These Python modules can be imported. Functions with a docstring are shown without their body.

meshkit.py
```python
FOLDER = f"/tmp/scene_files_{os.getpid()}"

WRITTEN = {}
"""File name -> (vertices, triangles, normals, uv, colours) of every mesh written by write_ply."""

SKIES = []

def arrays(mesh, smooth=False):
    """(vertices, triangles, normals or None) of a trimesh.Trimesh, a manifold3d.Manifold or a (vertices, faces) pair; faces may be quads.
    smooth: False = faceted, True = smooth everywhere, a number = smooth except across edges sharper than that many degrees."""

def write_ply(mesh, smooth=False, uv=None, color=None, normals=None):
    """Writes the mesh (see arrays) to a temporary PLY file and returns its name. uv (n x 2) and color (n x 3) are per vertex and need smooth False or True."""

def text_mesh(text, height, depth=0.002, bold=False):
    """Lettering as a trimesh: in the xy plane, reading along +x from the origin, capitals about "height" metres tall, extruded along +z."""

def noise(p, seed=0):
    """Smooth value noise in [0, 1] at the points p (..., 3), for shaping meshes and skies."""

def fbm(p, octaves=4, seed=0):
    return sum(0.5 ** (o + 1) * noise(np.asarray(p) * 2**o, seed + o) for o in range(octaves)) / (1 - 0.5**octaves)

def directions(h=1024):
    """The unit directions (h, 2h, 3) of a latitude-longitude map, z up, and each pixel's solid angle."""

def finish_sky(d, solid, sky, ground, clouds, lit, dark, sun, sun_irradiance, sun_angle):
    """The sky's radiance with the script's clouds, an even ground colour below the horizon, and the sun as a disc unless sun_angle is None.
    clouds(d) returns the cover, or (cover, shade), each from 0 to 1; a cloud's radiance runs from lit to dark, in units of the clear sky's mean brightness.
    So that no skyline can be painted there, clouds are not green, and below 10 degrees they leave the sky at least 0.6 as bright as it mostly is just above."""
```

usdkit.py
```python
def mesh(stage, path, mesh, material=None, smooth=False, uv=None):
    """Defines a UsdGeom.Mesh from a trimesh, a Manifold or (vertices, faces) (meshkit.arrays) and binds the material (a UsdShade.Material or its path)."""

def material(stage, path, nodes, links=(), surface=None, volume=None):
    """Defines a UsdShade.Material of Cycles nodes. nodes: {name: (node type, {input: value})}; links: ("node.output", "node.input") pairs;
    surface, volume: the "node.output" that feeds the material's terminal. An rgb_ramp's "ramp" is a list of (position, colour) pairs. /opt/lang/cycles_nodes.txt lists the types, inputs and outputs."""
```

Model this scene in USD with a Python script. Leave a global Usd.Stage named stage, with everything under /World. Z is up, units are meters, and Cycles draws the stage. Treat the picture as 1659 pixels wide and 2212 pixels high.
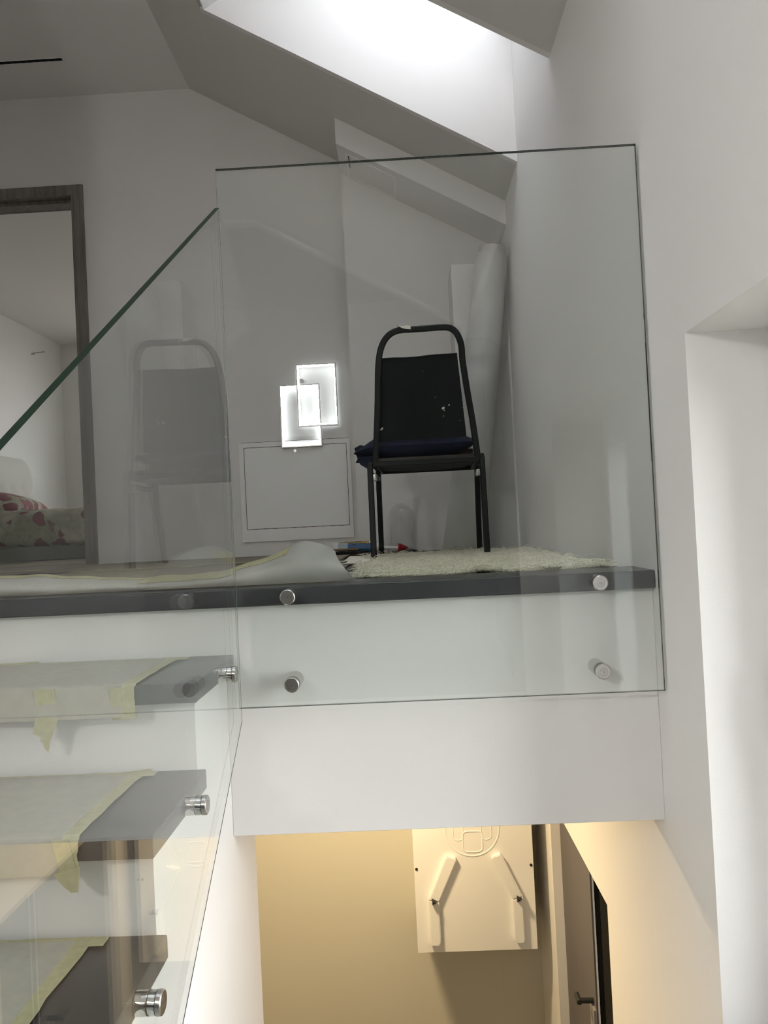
import math, random
import numpy as np
import trimesh, manifold3d, shapely
from shapely.geometry import Polygon, box as sbox
from pxr import Gf, Sdf, Usd, UsdGeom, UsdLux, UsdShade, Vt
import usdkit, meshkit

random.seed(7)
rng = np.random.default_rng(7)
stage = Usd.Stage.CreateInMemory()
UsdGeom.SetStageUpAxis(stage, "Z")
UsdGeom.SetStageMetersPerUnit(stage, 1.0)
WORLD = UsdGeom.Xform.Define(stage, "/World")
UsdGeom.Scope.Define(stage, "/World/Looks")

# ------------------------------------------------------------------ camera (origin = the eye)
FPX, YAW, PITCH, ROLL = 1701.3, 0.0258, 0.0177, 0.0485
cam = UsdGeom.Camera.Define(stage, "/World/camera")
cam.CreateHorizontalApertureAttr(36.0)
cam.CreateFocalLengthAttr(36.0 * FPX / 1659.0)
cam.CreateClippingRangeAttr((0.02, 200.0))
EXPOSURE = -0.57
cam.CreateExposureAttr(EXPOSURE)
fw = np.array([-math.sin(YAW) * math.cos(PITCH), math.cos(YAW) * math.cos(PITCH), math.sin(PITCH)])
rt0 = np.array([math.cos(YAW), math.sin(YAW), 0.0])
up0 = np.cross(rt0, fw)
rt = rt0 * math.cos(ROLL) - up0 * math.sin(ROLL)
up = rt0 * math.sin(ROLL) + up0 * math.cos(ROLL)
cam.AddTransformOp().Set(Gf.Matrix4d(*rt, 0, *up, 0, *(-fw), 0, 0, 0, 0, 1))

# ------------------------------------------------------------------ overcast daylight
sky = UsdLux.DomeLight.Define(stage, "/World/sky")
sky.CreateColorAttr(Gf.Vec3f(0.955, 0.978, 1.0))
sky.CreateIntensityAttr(5.0)
LED_POWER = 7.5
HALL_LAMP = 465.0
FILL_LAMP = 150.0

# ------------------------------------------------------------------ materials
L = "/World/Looks/"


def plain(name, color, rough=0.6, metal=0.0, bump=None, var=None, **kw):
    """A principled paint with faint procedural tone variation (var = (scale, amount)) and bump = (scale, distance)."""
    n = {"p": ("principled_bsdf", {"base_color": color, "roughness": rough, "metallic": metal, **kw})}
    l = []
    if var or bump:
        n["t"] = ("texture_coordinate", {})
    if var:
        c = np.array(color)
        n["nv"] = ("noise_texture", {"scale": var[0], "detail": 4.0, "roughness": 0.6})
        n["rv"] = ("rgb_ramp", {"ramp": [(0.25, tuple(np.clip(c * (1 - var[1]), 0, 1))), (0.75, tuple(np.clip(c * (1 + var[1]), 0, 1)))]})
        l += [("t.object", "nv.vector"), ("nv.fac", "rv.fac"), ("rv.color", "p.base_color")]
    if bump:
        n["nb"] = ("noise_texture", {"scale": bump[0], "detail": 3.0})
        n["b"] = ("bump", {"strength": 0.35, "distance": bump[1]})
        l += [("t.object", "nb.vector"), ("nb.fac", "b.height"), ("b.normal", "p.normal")]
    return usdkit.material(stage, L + name, n, l, surface="p.BSDF")


def glass(name, tint, rough=0.0, f0=0.04):
    """Flat pane: see-through with Schlick reflection on either face, so daylight passes."""
    n = {"w": ("layer_weight", {"blend": 0.5}), "pw": ("math", {"math_type": "power", "value2": 5.0}),
         "ma": ("math", {"math_type": "multiply_add", "value2": 1 - f0, "value3": f0}),
         "t": ("transparent_bsdf", {"color": tint}), "g": ("glossy_bsdf", {"color": (1, 1, 1), "roughness": rough}),
         "m": ("mix_closure", {})}
    return usdkit.material(stage, L + name, n, [("w.facing", "pw.value1"), ("pw.value", "ma.value1"), ("ma.value", "m.fac"), ("t.BSDF", "m.closure1"), ("g.BSDF", "m.closure2")], surface="m.closure")


def glow(name, color, strength):
    return usdkit.material(stage, L + name, {"e": ("emission", {"color": color, "strength": strength})}, [], surface="e.emission")


def wood(name, c1, c2, scale=(40, 40, 2.5), rough=0.5):
    return usdkit.material(stage, L + name, {
        "t": ("texture_coordinate", {}), "m": ("mapping", {"scale": scale}), "n": ("noise_texture", {"scale": 1.0, "detail": 6.0, "roughness": 0.65}),
        "r": ("rgb_ramp", {"ramp": [(0.3, c1), (0.7, c2)]}), "b": ("bump", {"strength": 0.2, "distance": 0.001}), "p": ("principled_bsdf", {"roughness": rough})},
        [("t.object", "m.vector"), ("m.vector", "n.vector"), ("n.fac", "r.fac"), ("r.color", "p.base_color"), ("n.fac", "b.height"), ("b.normal", "p.normal")], surface="p.BSDF")


UNLIT_DARK = plain("unlit_room_dark", (0.022, 0.019, 0.017), 0.8)  # near-black colour stands in for the darkness of unlit rooms
PAINT = plain("wall_paint", (0.82, 0.797, 0.772), 0.75, bump=(180.0, 0.0004))
LOWER_PAINT = plain("beige_wall_paint", (0.67, 0.64, 0.55), 0.75, bump=(180.0, 0.0004))
DIMMED_PAINT = plain("dimmed_slope_paint", (0.70, 0.68, 0.645), 0.8, bump=(180.0, 0.0004))  # wall paint darkened: the dimness of the slope is put into the colour
STONE = plain("grey_stone", (0.051, 0.051, 0.055), 0.32, var=(60.0, 0.06), bump=(300.0, 0.0001))
FLOORM = plain("screed", (0.13, 0.112, 0.09), 0.8, var=(6.0, 0.15))
BOARD = plain("grey_board", (0.43, 0.405, 0.345), 0.85, var=(35.0, 0.08), bump=(250.0, 0.0003))
BOARD_BACK = plain("board_underside", (0.44, 0.425, 0.39), 0.8, var=(14.0, 0.07), bump=(120.0, 0.0006))
CARD = plain("brown_card", (0.25, 0.205, 0.16), 0.9, var=(20.0, 0.12))
TAPE = usdkit.material(stage, L + "masking_tape", {
    "t": ("texture_coordinate", {}), "n": ("noise_texture", {"scale": 90.0, "detail": 4.0}), "r": ("rgb_ramp", {"ramp": [(0.3, (0.50, 0.47, 0.28)), (0.7, (0.62, 0.585, 0.37))]}),
    "b": ("bump", {"strength": 0.4, "distance": 0.001}), "p": ("principled_bsdf", {"roughness": 0.7}), "tr": ("translucent_bsdf", {"color": (0.5, 0.46, 0.28)}), "m": ("mix_closure", {"fac": 0.2})},
    [("t.object", "n.vector"), ("n.fac", "r.fac"), ("r.color", "p.base_color"), ("n.fac", "b.height"), ("b.normal", "p.normal"), ("p.BSDF", "m.closure1"), ("tr.BSDF", "m.closure2")], surface="m.closure")
STEEL = plain("brushed_steel", (0.46, 0.445, 0.425), 0.28, 1.0, anisotropic=0.5)
CHROME = plain("polished_steel", (0.70, 0.69, 0.67), 0.10, 1.0)
RUBBER = plain("black_rubber", (0.012, 0.012, 0.012), 0.5)
BLACK = plain("black_void", (0.004, 0.004, 0.004), 0.9)
GLASS = glass("clear_glass", (0.978, 0.995, 0.989), f0=0.036)
GLASS_EDGE = plain("green_glass_edge", (0.010, 0.028, 0.017), 0.3, specular_ior_level=0.12)
GLASS_EDGE_PALE = plain("pale_glass_edge", (0.20, 0.24, 0.22), 0.2)
WINDOW_GLASS = glass("window_glass", (0.98, 0.985, 0.98))
ROOF_GLASS = glass("roof_window_glass", (0.68, 0.69, 0.71))
UPVC = plain("white_window_frame", (0.82, 0.82, 0.81), 0.35)
OAK = wood("grey_oak", (0.13, 0.112, 0.10), (0.27, 0.24, 0.215))
METAL_WHITE = plain("white_sheet_metal", (0.90, 0.885, 0.865), 0.38)
DOOR_PLATE = plain("grey_door_plate", (0.30, 0.28, 0.27), 0.35)
LEAF = plain("taupe_door", (0.115, 0.102, 0.104), 0.55, var=(5.0, 0.04))
CHAIR_METAL = plain("black_enamel", (0.006, 0.009, 0.008), 0.45, var=(40.0, 0.3), specular_ior_level=0.3)
CHAIR_VINYL = plain("black_vinyl", (0.005, 0.008, 0.008), 0.6, var=(30.0, 0.2), bump=(90.0, 0.0004), specular_ior_level=0.2)
NAVY = plain("navy_cloth", (0.007, 0.012, 0.038), 0.85, var=(25.0, 0.3), bump=(140.0, 0.001))
PLY = wood("old_plywood", (0.020, 0.016, 0.011), (0.055, 0.042, 0.03), (6, 60, 60))
RUG_BACK = plain("rug_backing", (0.55, 0.50, 0.39), 0.95, var=(50.0, 0.2))
RUG_PILE = plain("rug_pile", (0.88, 0.81, 0.665), 0.9, var=(170.0, 0.24))
VINYL_ROLL = plain("white_sheet_roll", (0.60, 0.585, 0.56), 0.6, var=(9.0, 0.05), bump=(7.0, 0.004))
PAPER = plain("torn_paper", (0.70, 0.67, 0.58), 0.8)
WHITE_PLASTIC = plain("white_plastic", (0.78, 0.77, 0.74), 0.35)
RED_PLASTIC = plain("red_plastic", (0.36, 0.018, 0.022), 0.35)
BLUE_LABEL = plain("blue_label", (0.022, 0.10, 0.22), 0.3, var=(25.0, 0.25))
YELLOW_LABEL = plain("yellow_label", (0.42, 0.25, 0.03), 0.35, var=(55.0, 0.55))
BLACK_PRINT = plain("black_print", (0.012, 0.012, 0.014), 0.4)
STICK = wood("light_wood", (0.16, 0.085, 0.02), (0.26, 0.15, 0.04), (8, 60, 60))
HEADBOARD = plain("cream_upholstery", (0.58, 0.56, 0.52), 0.9, bump=(200.0, 0.0008))
BED_BASE = plain("dark_grey_bed_base", (0.11, 0.108, 0.10), 0.8)
CLEAR_PLASTIC = glass("clear_plastic", (0.972, 0.974, 0.972), 0.06, 0.035)
LED = glow("led_strip", (0.93, 0.97, 1.0), LED_POWER)
WARM = glow("warm_lamp", (1.0, 0.77, 0.44), HALL_LAMP)
FILL_GLOW = glow("fill_lamp", (1.0, 0.965, 0.925), FILL_LAMP)
GROUND = plain("outside_ground", (0.16, 0.17, 0.14), 0.9)
# printed floral bedding: large crimson petals on a cream and sage cloth, with dark twigs
FLORAL = usdkit.material(stage, L + "floral_cloth", {
    "t": ("texture_coordinate", {}), "d": ("noise_texture", {"scale": 5.0, "detail": 2.0}),
    "ds": ("vector_math", {"math_type": "scale", "scale": 0.16}), "da": ("vector_math", {"math_type": "add"}),
    "mp": ("mapping", {"scale": (8.5, 8.5, 5.6), "rotation": (0.25, 0.35, 0.2)}), "v": ("voronoi_texture", {"scale": 1.0, "feature": "f1", "randomness": 0.95}),
    "mask": ("rgb_ramp", {"ramp": [(0.46, (1, 1, 1)), (0.50, (0, 0, 0))]}),
    "n2": ("noise_texture", {"scale": 3.2, "detail": 1.0}), "gate": ("rgb_ramp", {"ramp": [(0.44, (0, 0, 0)), (0.46, (1, 1, 1))]}),
    "mul": ("math", {"math_type": "multiply"}), "pet": ("rgb_ramp", {"ramp": [(0.0, (0.42, 0.06, 0.11)), (0.2, (0.25, 0.018, 0.05)), (0.5, (0.12, 0.008, 0.024))]}),
    "n3": ("noise_texture", {"scale": 4.0, "detail": 2.0}), "bg": ("rgb_ramp", {"ramp": [(0.4, (0.54, 0.51, 0.42)), (0.6, (0.25, 0.24, 0.15))]}),
    "tw": ("noise_texture", {"scale": 14.0, "detail": 3.0}), "twr": ("rgb_ramp", {"ramp": [(0.488, (1, 1, 1)), (0.497, (0.25, 0.25, 0.2)), (0.503, (0.25, 0.25, 0.2)), (0.512, (1, 1, 1))]}),
    "bgm": ("mix_color", {"blend_type": "multiply", "fac": 0.6}), "mx": ("mix_color", {"blend_type": "mix"}), "p": ("principled_bsdf", {"roughness": 0.9})},
    [("t.object", "d.vector"), ("d.color", "ds.vector1"), ("t.object", "da.vector1"), ("ds.vector", "da.vector2"), ("da.vector", "mp.vector"), ("mp.vector", "v.vector"),
     ("v.distance", "mask.fac"), ("t.object", "n2.vector"), ("n2.fac", "gate.fac"), ("mask.color", "mul.value1"), ("gate.color", "mul.value2"), ("v.distance", "pet.fac"),
     ("t.object", "n3.vector"), ("n3.fac", "bg.fac"), ("t.object", "tw.vector"), ("tw.fac", "twr.fac"), ("bg.color", "bgm.a"), ("twr.color", "bgm.b"),
     ("mul.value", "mx.fac"), ("bgm.result", "mx.a"), ("pet.color", "mx.b"), ("mx.result", "p.base_color")], surface="p.BSDF")

# ------------------------------------------------------------------ helpers
taken = {}
origin = {}


def numbered(parent, name):
    k = taken.get((parent, name), 0)
    taken[(parent, name)] = k + 1
    return f"{parent}/{name}" if k == 0 else f"{parent}/{name}_{k:03d}"


def keys(prim, **kv):
    for k, v in kv.items():
        if v is not None:
            prim.SetCustomDataByKey(k, v)
    return prim


def thing(name, label, cat, loc=(0, 0, 0), group=None):
    path = numbered("/World", name)
    x = UsdGeom.Xform.Define(stage, path)
    x.AddTranslateOp().Set(Gf.Vec3d(*map(float, loc)))
    origin[path] = np.array(loc, float)
    return keys(x.GetPrim(), label=label, category=cat, group=group)


def arrays(mesh):
    v, f, _ = meshkit.arrays(mesh)
    return trimesh.Trimesh(v, f, process=False)


def obj(name, mesh, mat, parent=None, smooth=30, label=None, kind=None):
    """One Mesh prim in world coordinates (moved into its thing's frame)."""
    top = str(parent.GetPath()) if parent else "/World"
    mesh = arrays(mesh)
    root = "/".join(top.split("/")[:3])
    if root in origin:
        mesh.apply_translation(-origin[root])
    path = numbered(top, name)
    return keys(usdkit.mesh(stage, path, mesh, mat, smooth=smooth).GetPrim(), label=label, kind=kind)


def struct(name, mesh, mat, parent=None, label=None, cat=None, smooth=30):
    p = obj(name, mesh, mat, parent, smooth, label)
    if parent is None:
        keys(p, kind="structure", category=cat)
    return p


def single(name, mesh, mat, label, cat, group=None, smooth=30, kind=None):
    return keys(obj(name, mesh, mat, None, smooth), label=label, category=cat, group=group, kind=kind)


def cat(*ms):
    return trimesh.util.concatenate([arrays(m) for m in ms])


def bx(x0, x1, y0, y1, z0, z1, r=0.0):
    x0, x1, y0, y1, z0, z1 = min(x0, x1), max(x0, x1), min(y0, y1), max(y0, y1), min(z0, z1), max(z0, z1)
    if r <= 0:
        m = trimesh.creation.box([x1 - x0, y1 - y0, z1 - z0])
        m.apply_translation([(x0 + x1) / 2, (y0 + y1) / 2, (z0 + z1) / 2])
        return m
    r = min(r, (x1 - x0) / 2.01, (y1 - y0) / 2.01, (z1 - z0) / 2.01)
    pts = []
    for X, sx in ((x0, 1), (x1, -1)):
        for Y, sy in ((y0, 1), (y1, -1)):
            for Z, sz in ((z0, 1), (z1, -1)):
                for a, b, c in ((0, 1, 1), (1, 0, 1), (1, 1, 0), (.35, .35, 1), (1, .35, .35), (.35, 1, .35)):
                    pts.append((X + sx * r * a, Y + sy * r * b, Z + sz * r * c))
    return trimesh.convex.convex_hull(np.array(pts))


def ext(poly, a, b, plane):
    """Extrudes a shapely polygon drawn in the named plane (yz, xz, xy) from a to b along the third axis."""
    polys = getattr(poly, "geoms", [poly])
    out = []
    for g in polys:
        m = trimesh.creation.extrude_polygon(g, b - a, engine="earcut")
        v = np.array(m.vertices)
        if plane == "yz":
            m.vertices = np.stack([v[:, 2] + a, v[:, 0], v[:, 1]], 1)
        elif plane == "xz":
            m.vertices = np.stack([v[:, 0], v[:, 2] + a, v[:, 1]], 1)
            m.faces = np.array(m.faces)[:, ::-1]
        else:
            m.vertices = v + [0, 0, a]
        out.append(m)
    return trimesh.util.concatenate(out)


def tube(path, r, sides=12, square=False, up_hint=(0, 0, 1)):
    p = np.asarray(path, float)
    t = np.gradient(p, axis=0)
    t /= np.linalg.norm(t, axis=1, keepdims=True)
    if square:  # rounded square section
        base = []
        for k in range(4):
            for da in (-0.30, 0.30):
                a = k * math.pi / 2 + math.pi / 4 + da * 0.6
                base.append((math.cos(a) * 1.32, math.sin(a) * 1.32))
        base = np.array(base)
    else:
        a = np.arange(sides) * 2 * math.pi / sides
        base = np.stack([np.cos(a), np.sin(a)], 1)
    n = len(base)
    ring = []
    h = np.asarray(up_hint, float)
    rr = np.broadcast_to(r, (len(p),))
    u = np.cross(t[0], h if abs(t[0] @ h) < 0.95 else [1.0, 0, 0])
    for k in range(len(p)):
        u = u - t[k] * (u @ t[k])
        u /= np.linalg.norm(u)
        w = np.cross(t[k], u)
        ring.append(p[k] + rr[k] * (base[:, :1] * u + base[:, 1:] * w))
    v = np.vstack(ring + [p[:1], p[-1:]])
    f = []
    for k in range(len(p) - 1):
        for j in range(n):
            a, b = k * n + j, k * n + (j + 1) % n
            f += [(a, b, b + n), (a, b + n, a + n)]
    c0, c1 = len(v) - 2, len(v) - 1
    e = (len(p) - 1) * n
    for j in range(n):
        f += [(c0, (j + 1) % n, j), (c1, e + j, e + (j + 1) % n)]
    return trimesh.Trimesh(v, f, process=False)


def lathe(profile, axis_from, axis_dir, sides=32):
    """profile: (distance along the axis, radius) pairs."""
    d = np.asarray(axis_dir, float)
    d /= np.linalg.norm(d)
    u = np.cross(d, [0, 0, 1.0] if abs(d[2]) < 0.9 else [1.0, 0, 0])
    u /= np.linalg.norm(u)
    w = np.cross(d, u)
    a = np.arange(sides) * 2 * math.pi / sides
    v = np.vstack([np.asarray(axis_from) + s * d + r * (np.cos(a)[:, None] * u + np.sin(a)[:, None] * w) for s, r in profile])
    f = []
    for k in range(len(profile) - 1):
        for j in range(sides):
            p, q = k * sides + j, k * sides + (j + 1) % sides
            f += [(p, q, q + sides), (p, q + sides, p + sides)]
    m = trimesh.Trimesh(v, f, process=False)
    return m


def grid(P, thick=0.0):
    """A surface from an (n, m, 3) array of points; with thick it becomes a closed sheet."""
    P = np.asarray(P, float)
    n, m = P.shape[:2]
    idx = np.arange(n * m).reshape(n, m)
    q = np.stack([idx[:-1, :-1], idx[1:, :-1], idx[1:, 1:], idx[:-1, 1:]], -1).reshape(-1, 4)
    f = np.vstack([q[:, [0, 1, 2]], q[:, [0, 2, 3]]])
    v = P.reshape(-1, 3)
    if thick <= 0:
        return trimesh.Trimesh(v, f, process=False)
    s = trimesh.Trimesh(v, f, process=False)
    nv = np.array(s.vertex_normals)
    v2 = v - nv * thick
    rim = np.concatenate([idx[0, :], idx[1:, -1], idx[-1, -2::-1], idx[-2:0:-1, 0]])
    k = len(v)
    g = []
    for a, b in zip(rim, np.roll(rim, -1)):
        g += [(a, b, b + k), (a, b + k, a + k)]
    F = np.vstack([f, f[:, ::-1] + k, np.array(g)])
    M = trimesh.Trimesh(np.vstack([v, v2]), F, process=False)
    M.fix_normals()
    return M


def strip(points, width_vec, thick=0.0006, wob=0.0, nsub=6):
    """A strip of tape along a polyline; width_vec is its width as a vector."""
    p = np.asarray(points, float)
    s = np.linspace(0, len(p) - 1, nsub * (len(p) - 1) + 1)
    q = np.stack([np.interp(s, np.arange(len(p)), p[:, k]) for k in range(3)], 1)
    w = np.asarray(width_vec, float)
    j = rng.normal(0, wob, (len(q), 1)) * w / np.linalg.norm(w)
    return grid(np.stack([q, q + w * 0.5, q + w + j], 1), thick)


# ------------------------------------------------------------------ the setting (measured from the photograph, metres from the eye)
XR = 0.5584                      # right wall
RISE, RUN, T1_ = 0.1779, 0.2777, -0.2805
FLOOR, SLAB = -0.1375, -0.128    # upper floor, stone edge
LOW = -3.24                      # lower storey floor
YD, YN = 4.27, 4.111             # door wall, niche wall
ROOFX, ROOFZ, ROOFM = -1.0684, 2.4581, 0.5661
S1, S2, SX = 2.629, 3.379, -0.767  # skylight opening
LIGHTS = [(S1, S2), (0.35, 1.60)]   # roof windows in the slope: the one in view and an added, unseen one over the stair for more light
zr = lambda x: ROOFZ - ROOFM * (x - ROOFX)
SIDE = -0.43                     # side of the stair body
BACK = -2.6                     # wall behind the half landing
HALL_L = -3.1

w = Polygon([(BACK - .1, LOW), (3.95, LOW), (3.95, -0.45), (YD + .1, -0.45), (YD + .1, zr(XR)), (BACK - .1, zr(XR))])
w = w.union(shapely.union_all([sbox(a, zr(XR) - .1, b, 2.17) for a, b in LIGHTS]))
w = w.difference(sbox(BACK - .2, T1_ - 6 * RISE, -.42, 1.45))
w = w.difference(sbox(0.58, -1.06, 1.532, 0.3446)).difference(sbox(2.4361, LOW, 3.41, -1.1862))
struct("wall_right", ext(w, XR, XR + 0.30, "yz"), PAINT)

# door wall, with the bedroom doorway
DX0, DX1, DZ = -2.60, -1.70, 1.915
w = Polygon([(-4.1, FLOOR - .2), (-0.20, FLOOR - .2), (-0.20, zr(-0.2) + .02), (ROOFX, ROOFZ + .02), (-4.1, ROOFZ + .02)]).difference(sbox(DX0, FLOOR - .25, DX1, DZ))
struct("wall_back", ext(w, YD, YD + 0.14, "xz"), PAINT)
w = Polygon([(-0.2455, FLOOR - .2), (XR, FLOOR - .2), (XR, zr(XR) - .02), (-0.2455, zr(-0.2455) - .02)])
struct("wall_niche", ext(w, YN, YD + 0.02, "xz"), PAINT)
# boxed-in ledge at the foot of the niche wall
struct("wall_boxing", bx(0.287, XR, 3.86, YN, FLOOR, 1.268, 0.002), PAINT)
# soffit beam that runs down the slope above the niche
d = 0.127
w = Polygon([(-0.2455, zr(-.2455) + .01), (XR, zr(XR) + .01), (XR, zr(XR) - 0.118), (-0.2455, zr(-.2455) - d)])
soffit = struct("trim_1", ext(w, 3.785, YN, "xz"), PAINT)
tb = math.atan(ROOFM)


def under(x, y, drop=0.0):
    k = (x + 0.2455) / (XR + 0.2455)
    return (x, y, zr(x) - d + k * (d - 0.118) - drop)


def hatch_bar(x0, x1, y0, y1):
    v = [under(x, y, s) for s in (0.0, 0.003) for x, y in ((x0, y0), (x1, y0), (x1, y1), (x0, y1))]
    return trimesh.convex.convex_hull(np.array(v))


for a in ((-0.205, 0.036, 3.842, 3.850), (-0.205, 0.036, 4.085, 4.09), (-0.205, -0.199, 3.85, 4.085), (0.030, 0.036, 3.85, 4.085)):
    obj("hatch_edge", hatch_bar(*a), METAL_WHITE, soffit)
obj("hatch_gap", hatch_bar(-0.192, -0.189, 3.85, 3.98), BLACK, soffit)

# flat ceiling, sloping ceiling with the skylight opening
struct("ceiling", bx(-4.1, ROOFX, BACK - .1, YD + .14, ROOFZ, ROOFZ + .12), PAINT)
sl = math.hypot(1, ROOFM)
hole = shapely.union_all([sbox((SX - ROOFX) * sl - .02, a - .03, (XR + 1 - ROOFX) * sl, b + .03) for a, b in LIGHTS])
rp = sbox(0, BACK - .1, (XR + .3 - ROOFX) * sl, YD + .14).difference(hole)
m = trimesh.creation.extrude_polygon(rp, 0.05, engine="earcut")
v = np.array(m.vertices)
dirv, nrm = np.array([1, -ROOFM]) / sl, np.array([ROOFM, 1]) / sl
m.vertices = np.stack([ROOFX + v[:, 0] * dirv[0] + v[:, 2] * nrm[0], v[:, 1], ROOFZ + v[:, 0] * dirv[1] + v[:, 2] * nrm[1]], 1)
struct("ceiling_slope", m, DIMMED_PAINT)
# lining of the skylight: two sides, upper end (the right wall closes the lower end)
P0, P1, P2, P3 = (SX, zr(SX)), (XR + .001, zr(XR)), (XR + .001, 2.17), (SX + .531, zr(SX) + .332)
well = Polygon([(P0[0] - .03, zr(P0[0] - .03) + .0006), (P1[0], P1[1] + .0006), P2, P3])
struct("wall_skylight", cat(*[m for S1, S2 in LIGHTS for m in (ext(well, S2, S2 + .06, "xz"), ext(well, S1 - .06, S1, "xz"),
                            ext(Polygon([P0, P3, (P3[0] - .03, P3[1] + .05), (P0[0] - .03, P0[1] + .05)]), S1 - .06, S2 + .06, "xz"))]), PAINT)


def on_roof(s0, s1, y0, y1, h0, h1):
    o = np.array([P3[0], P3[1]])
    dd = np.array([P2[0] - P3[0], P2[1] - P3[1]])
    ln = np.linalg.norm(dd)
    dd /= ln
    nn = np.array([-dd[1], dd[0]])
    pts = [(*(o + dd * s + nn * h), y) for s in (s0 * ln, s1 * ln) for h in (h0, h1) for y in (y0, y1)]
    return trimesh.convex.convex_hull(np.array([(a, c, b) for a, b, c in pts]))


for n_, (S1, S2) in enumerate(LIGHTS):
    sky_win = keys(UsdGeom.Xform.Define(stage, f"/World/window_{n_ + 2}").GetPrim(), kind="structure", label=("roof skylight over the upper hall", "added unseen roof skylight over the stair", "roof skylight over the half landing")[n_])
    for a in ((-.08, .04, S1 - .06, S2 + .06), (.96, 1.12, S1 - .06, S2 + .06), (.04, .96, S1 - .06, S1 + .05), (.04, .96, S2 - .05, S2 + .06)):
        obj("frame_rail", on_roof(*a, 0.0, .06), UPVC, sky_win)
    obj("pane", on_roof(.04, .96, S1 + .05, S2 - .05, .03, .036), ROOF_GLASS, sky_win)

# upper floor behind the stone edge, stair-hall enclosure, landing front
struct("floor", bx(-4.1, XR, 1.96, YD + .14, FLOOR - .2, FLOOR), FLOORM)
struct("wall_left", cat(bx(HALL_L - .1, HALL_L, 1.80, YD, FLOOR - .3, ROOFZ), bx(HALL_L, -1.45, 1.70, 1.82, FLOOR - .3, ROOFZ)), PAINT)
struct("wall_stairs", ext(sbox(BACK - .1, LOW, 1.70, ROOFZ).difference(sbox(-2.45, 0.0, -.85, 1.5)), -1.57, -1.45, "yz"), PAINT)
struct("wall_landing", bx(SIDE, XR, 1.819, 2.05, -0.6984, SLAB - .0415, 0.0015), PAINT)
# stair body with the half landing, closed down to the lower floor; treads are slabs of their own
T1, TH = -0.2805, 0.0375
stairs = keys(UsdGeom.Xform.Define(stage, numbered("/World", "stair_body")).GetPrim(), kind="structure", label="white plastered stair body with closed risers")
zl = T1 - 6 * RISE
obj("riser", bx(-1.45, SIDE, 1.819, 2.06, LOW, SLAB - .0415), PAINT, stairs)
for k in range(6):
    obj("riser", bx(-1.45, SIDE, 1.819 - (k + 1) * RUN, 1.819 - k * RUN, LOW, T1 - k * RISE - TH), PAINT, stairs)
obj("half_landing", bx(-1.45, SIDE, BACK, 1.819 - 6 * RUN, LOW, zl), PAINT, stairs)
struct("floor_half_landing", bx(SIDE, XR, BACK, 1.819 - 6 * RUN, zl - .16, zl), STONE)
struct("wall_rear", ext(Polygon([(-1.6, LOW), (XR + .3, LOW), (XR + .3, zr(XR)), (ROOFX, ROOFZ), (-1.6, ROOFZ)]).difference(sbox(-1.40, T1 - 6 * RISE, .52, 1.50)).difference(Polygon([(-1.40, 1.4), (.52, 1.4), (.52, zr(.52) - .03), (ROOFX, ROOFZ - .03), (-1.40, ROOFZ - .03)])).difference(sbox(.5, T1 - 6 * RISE, XR + .31, 1.45)), BACK - .1, BACK, "xz"), PAINT)
zf = T1 - 6 * RISE
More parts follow.
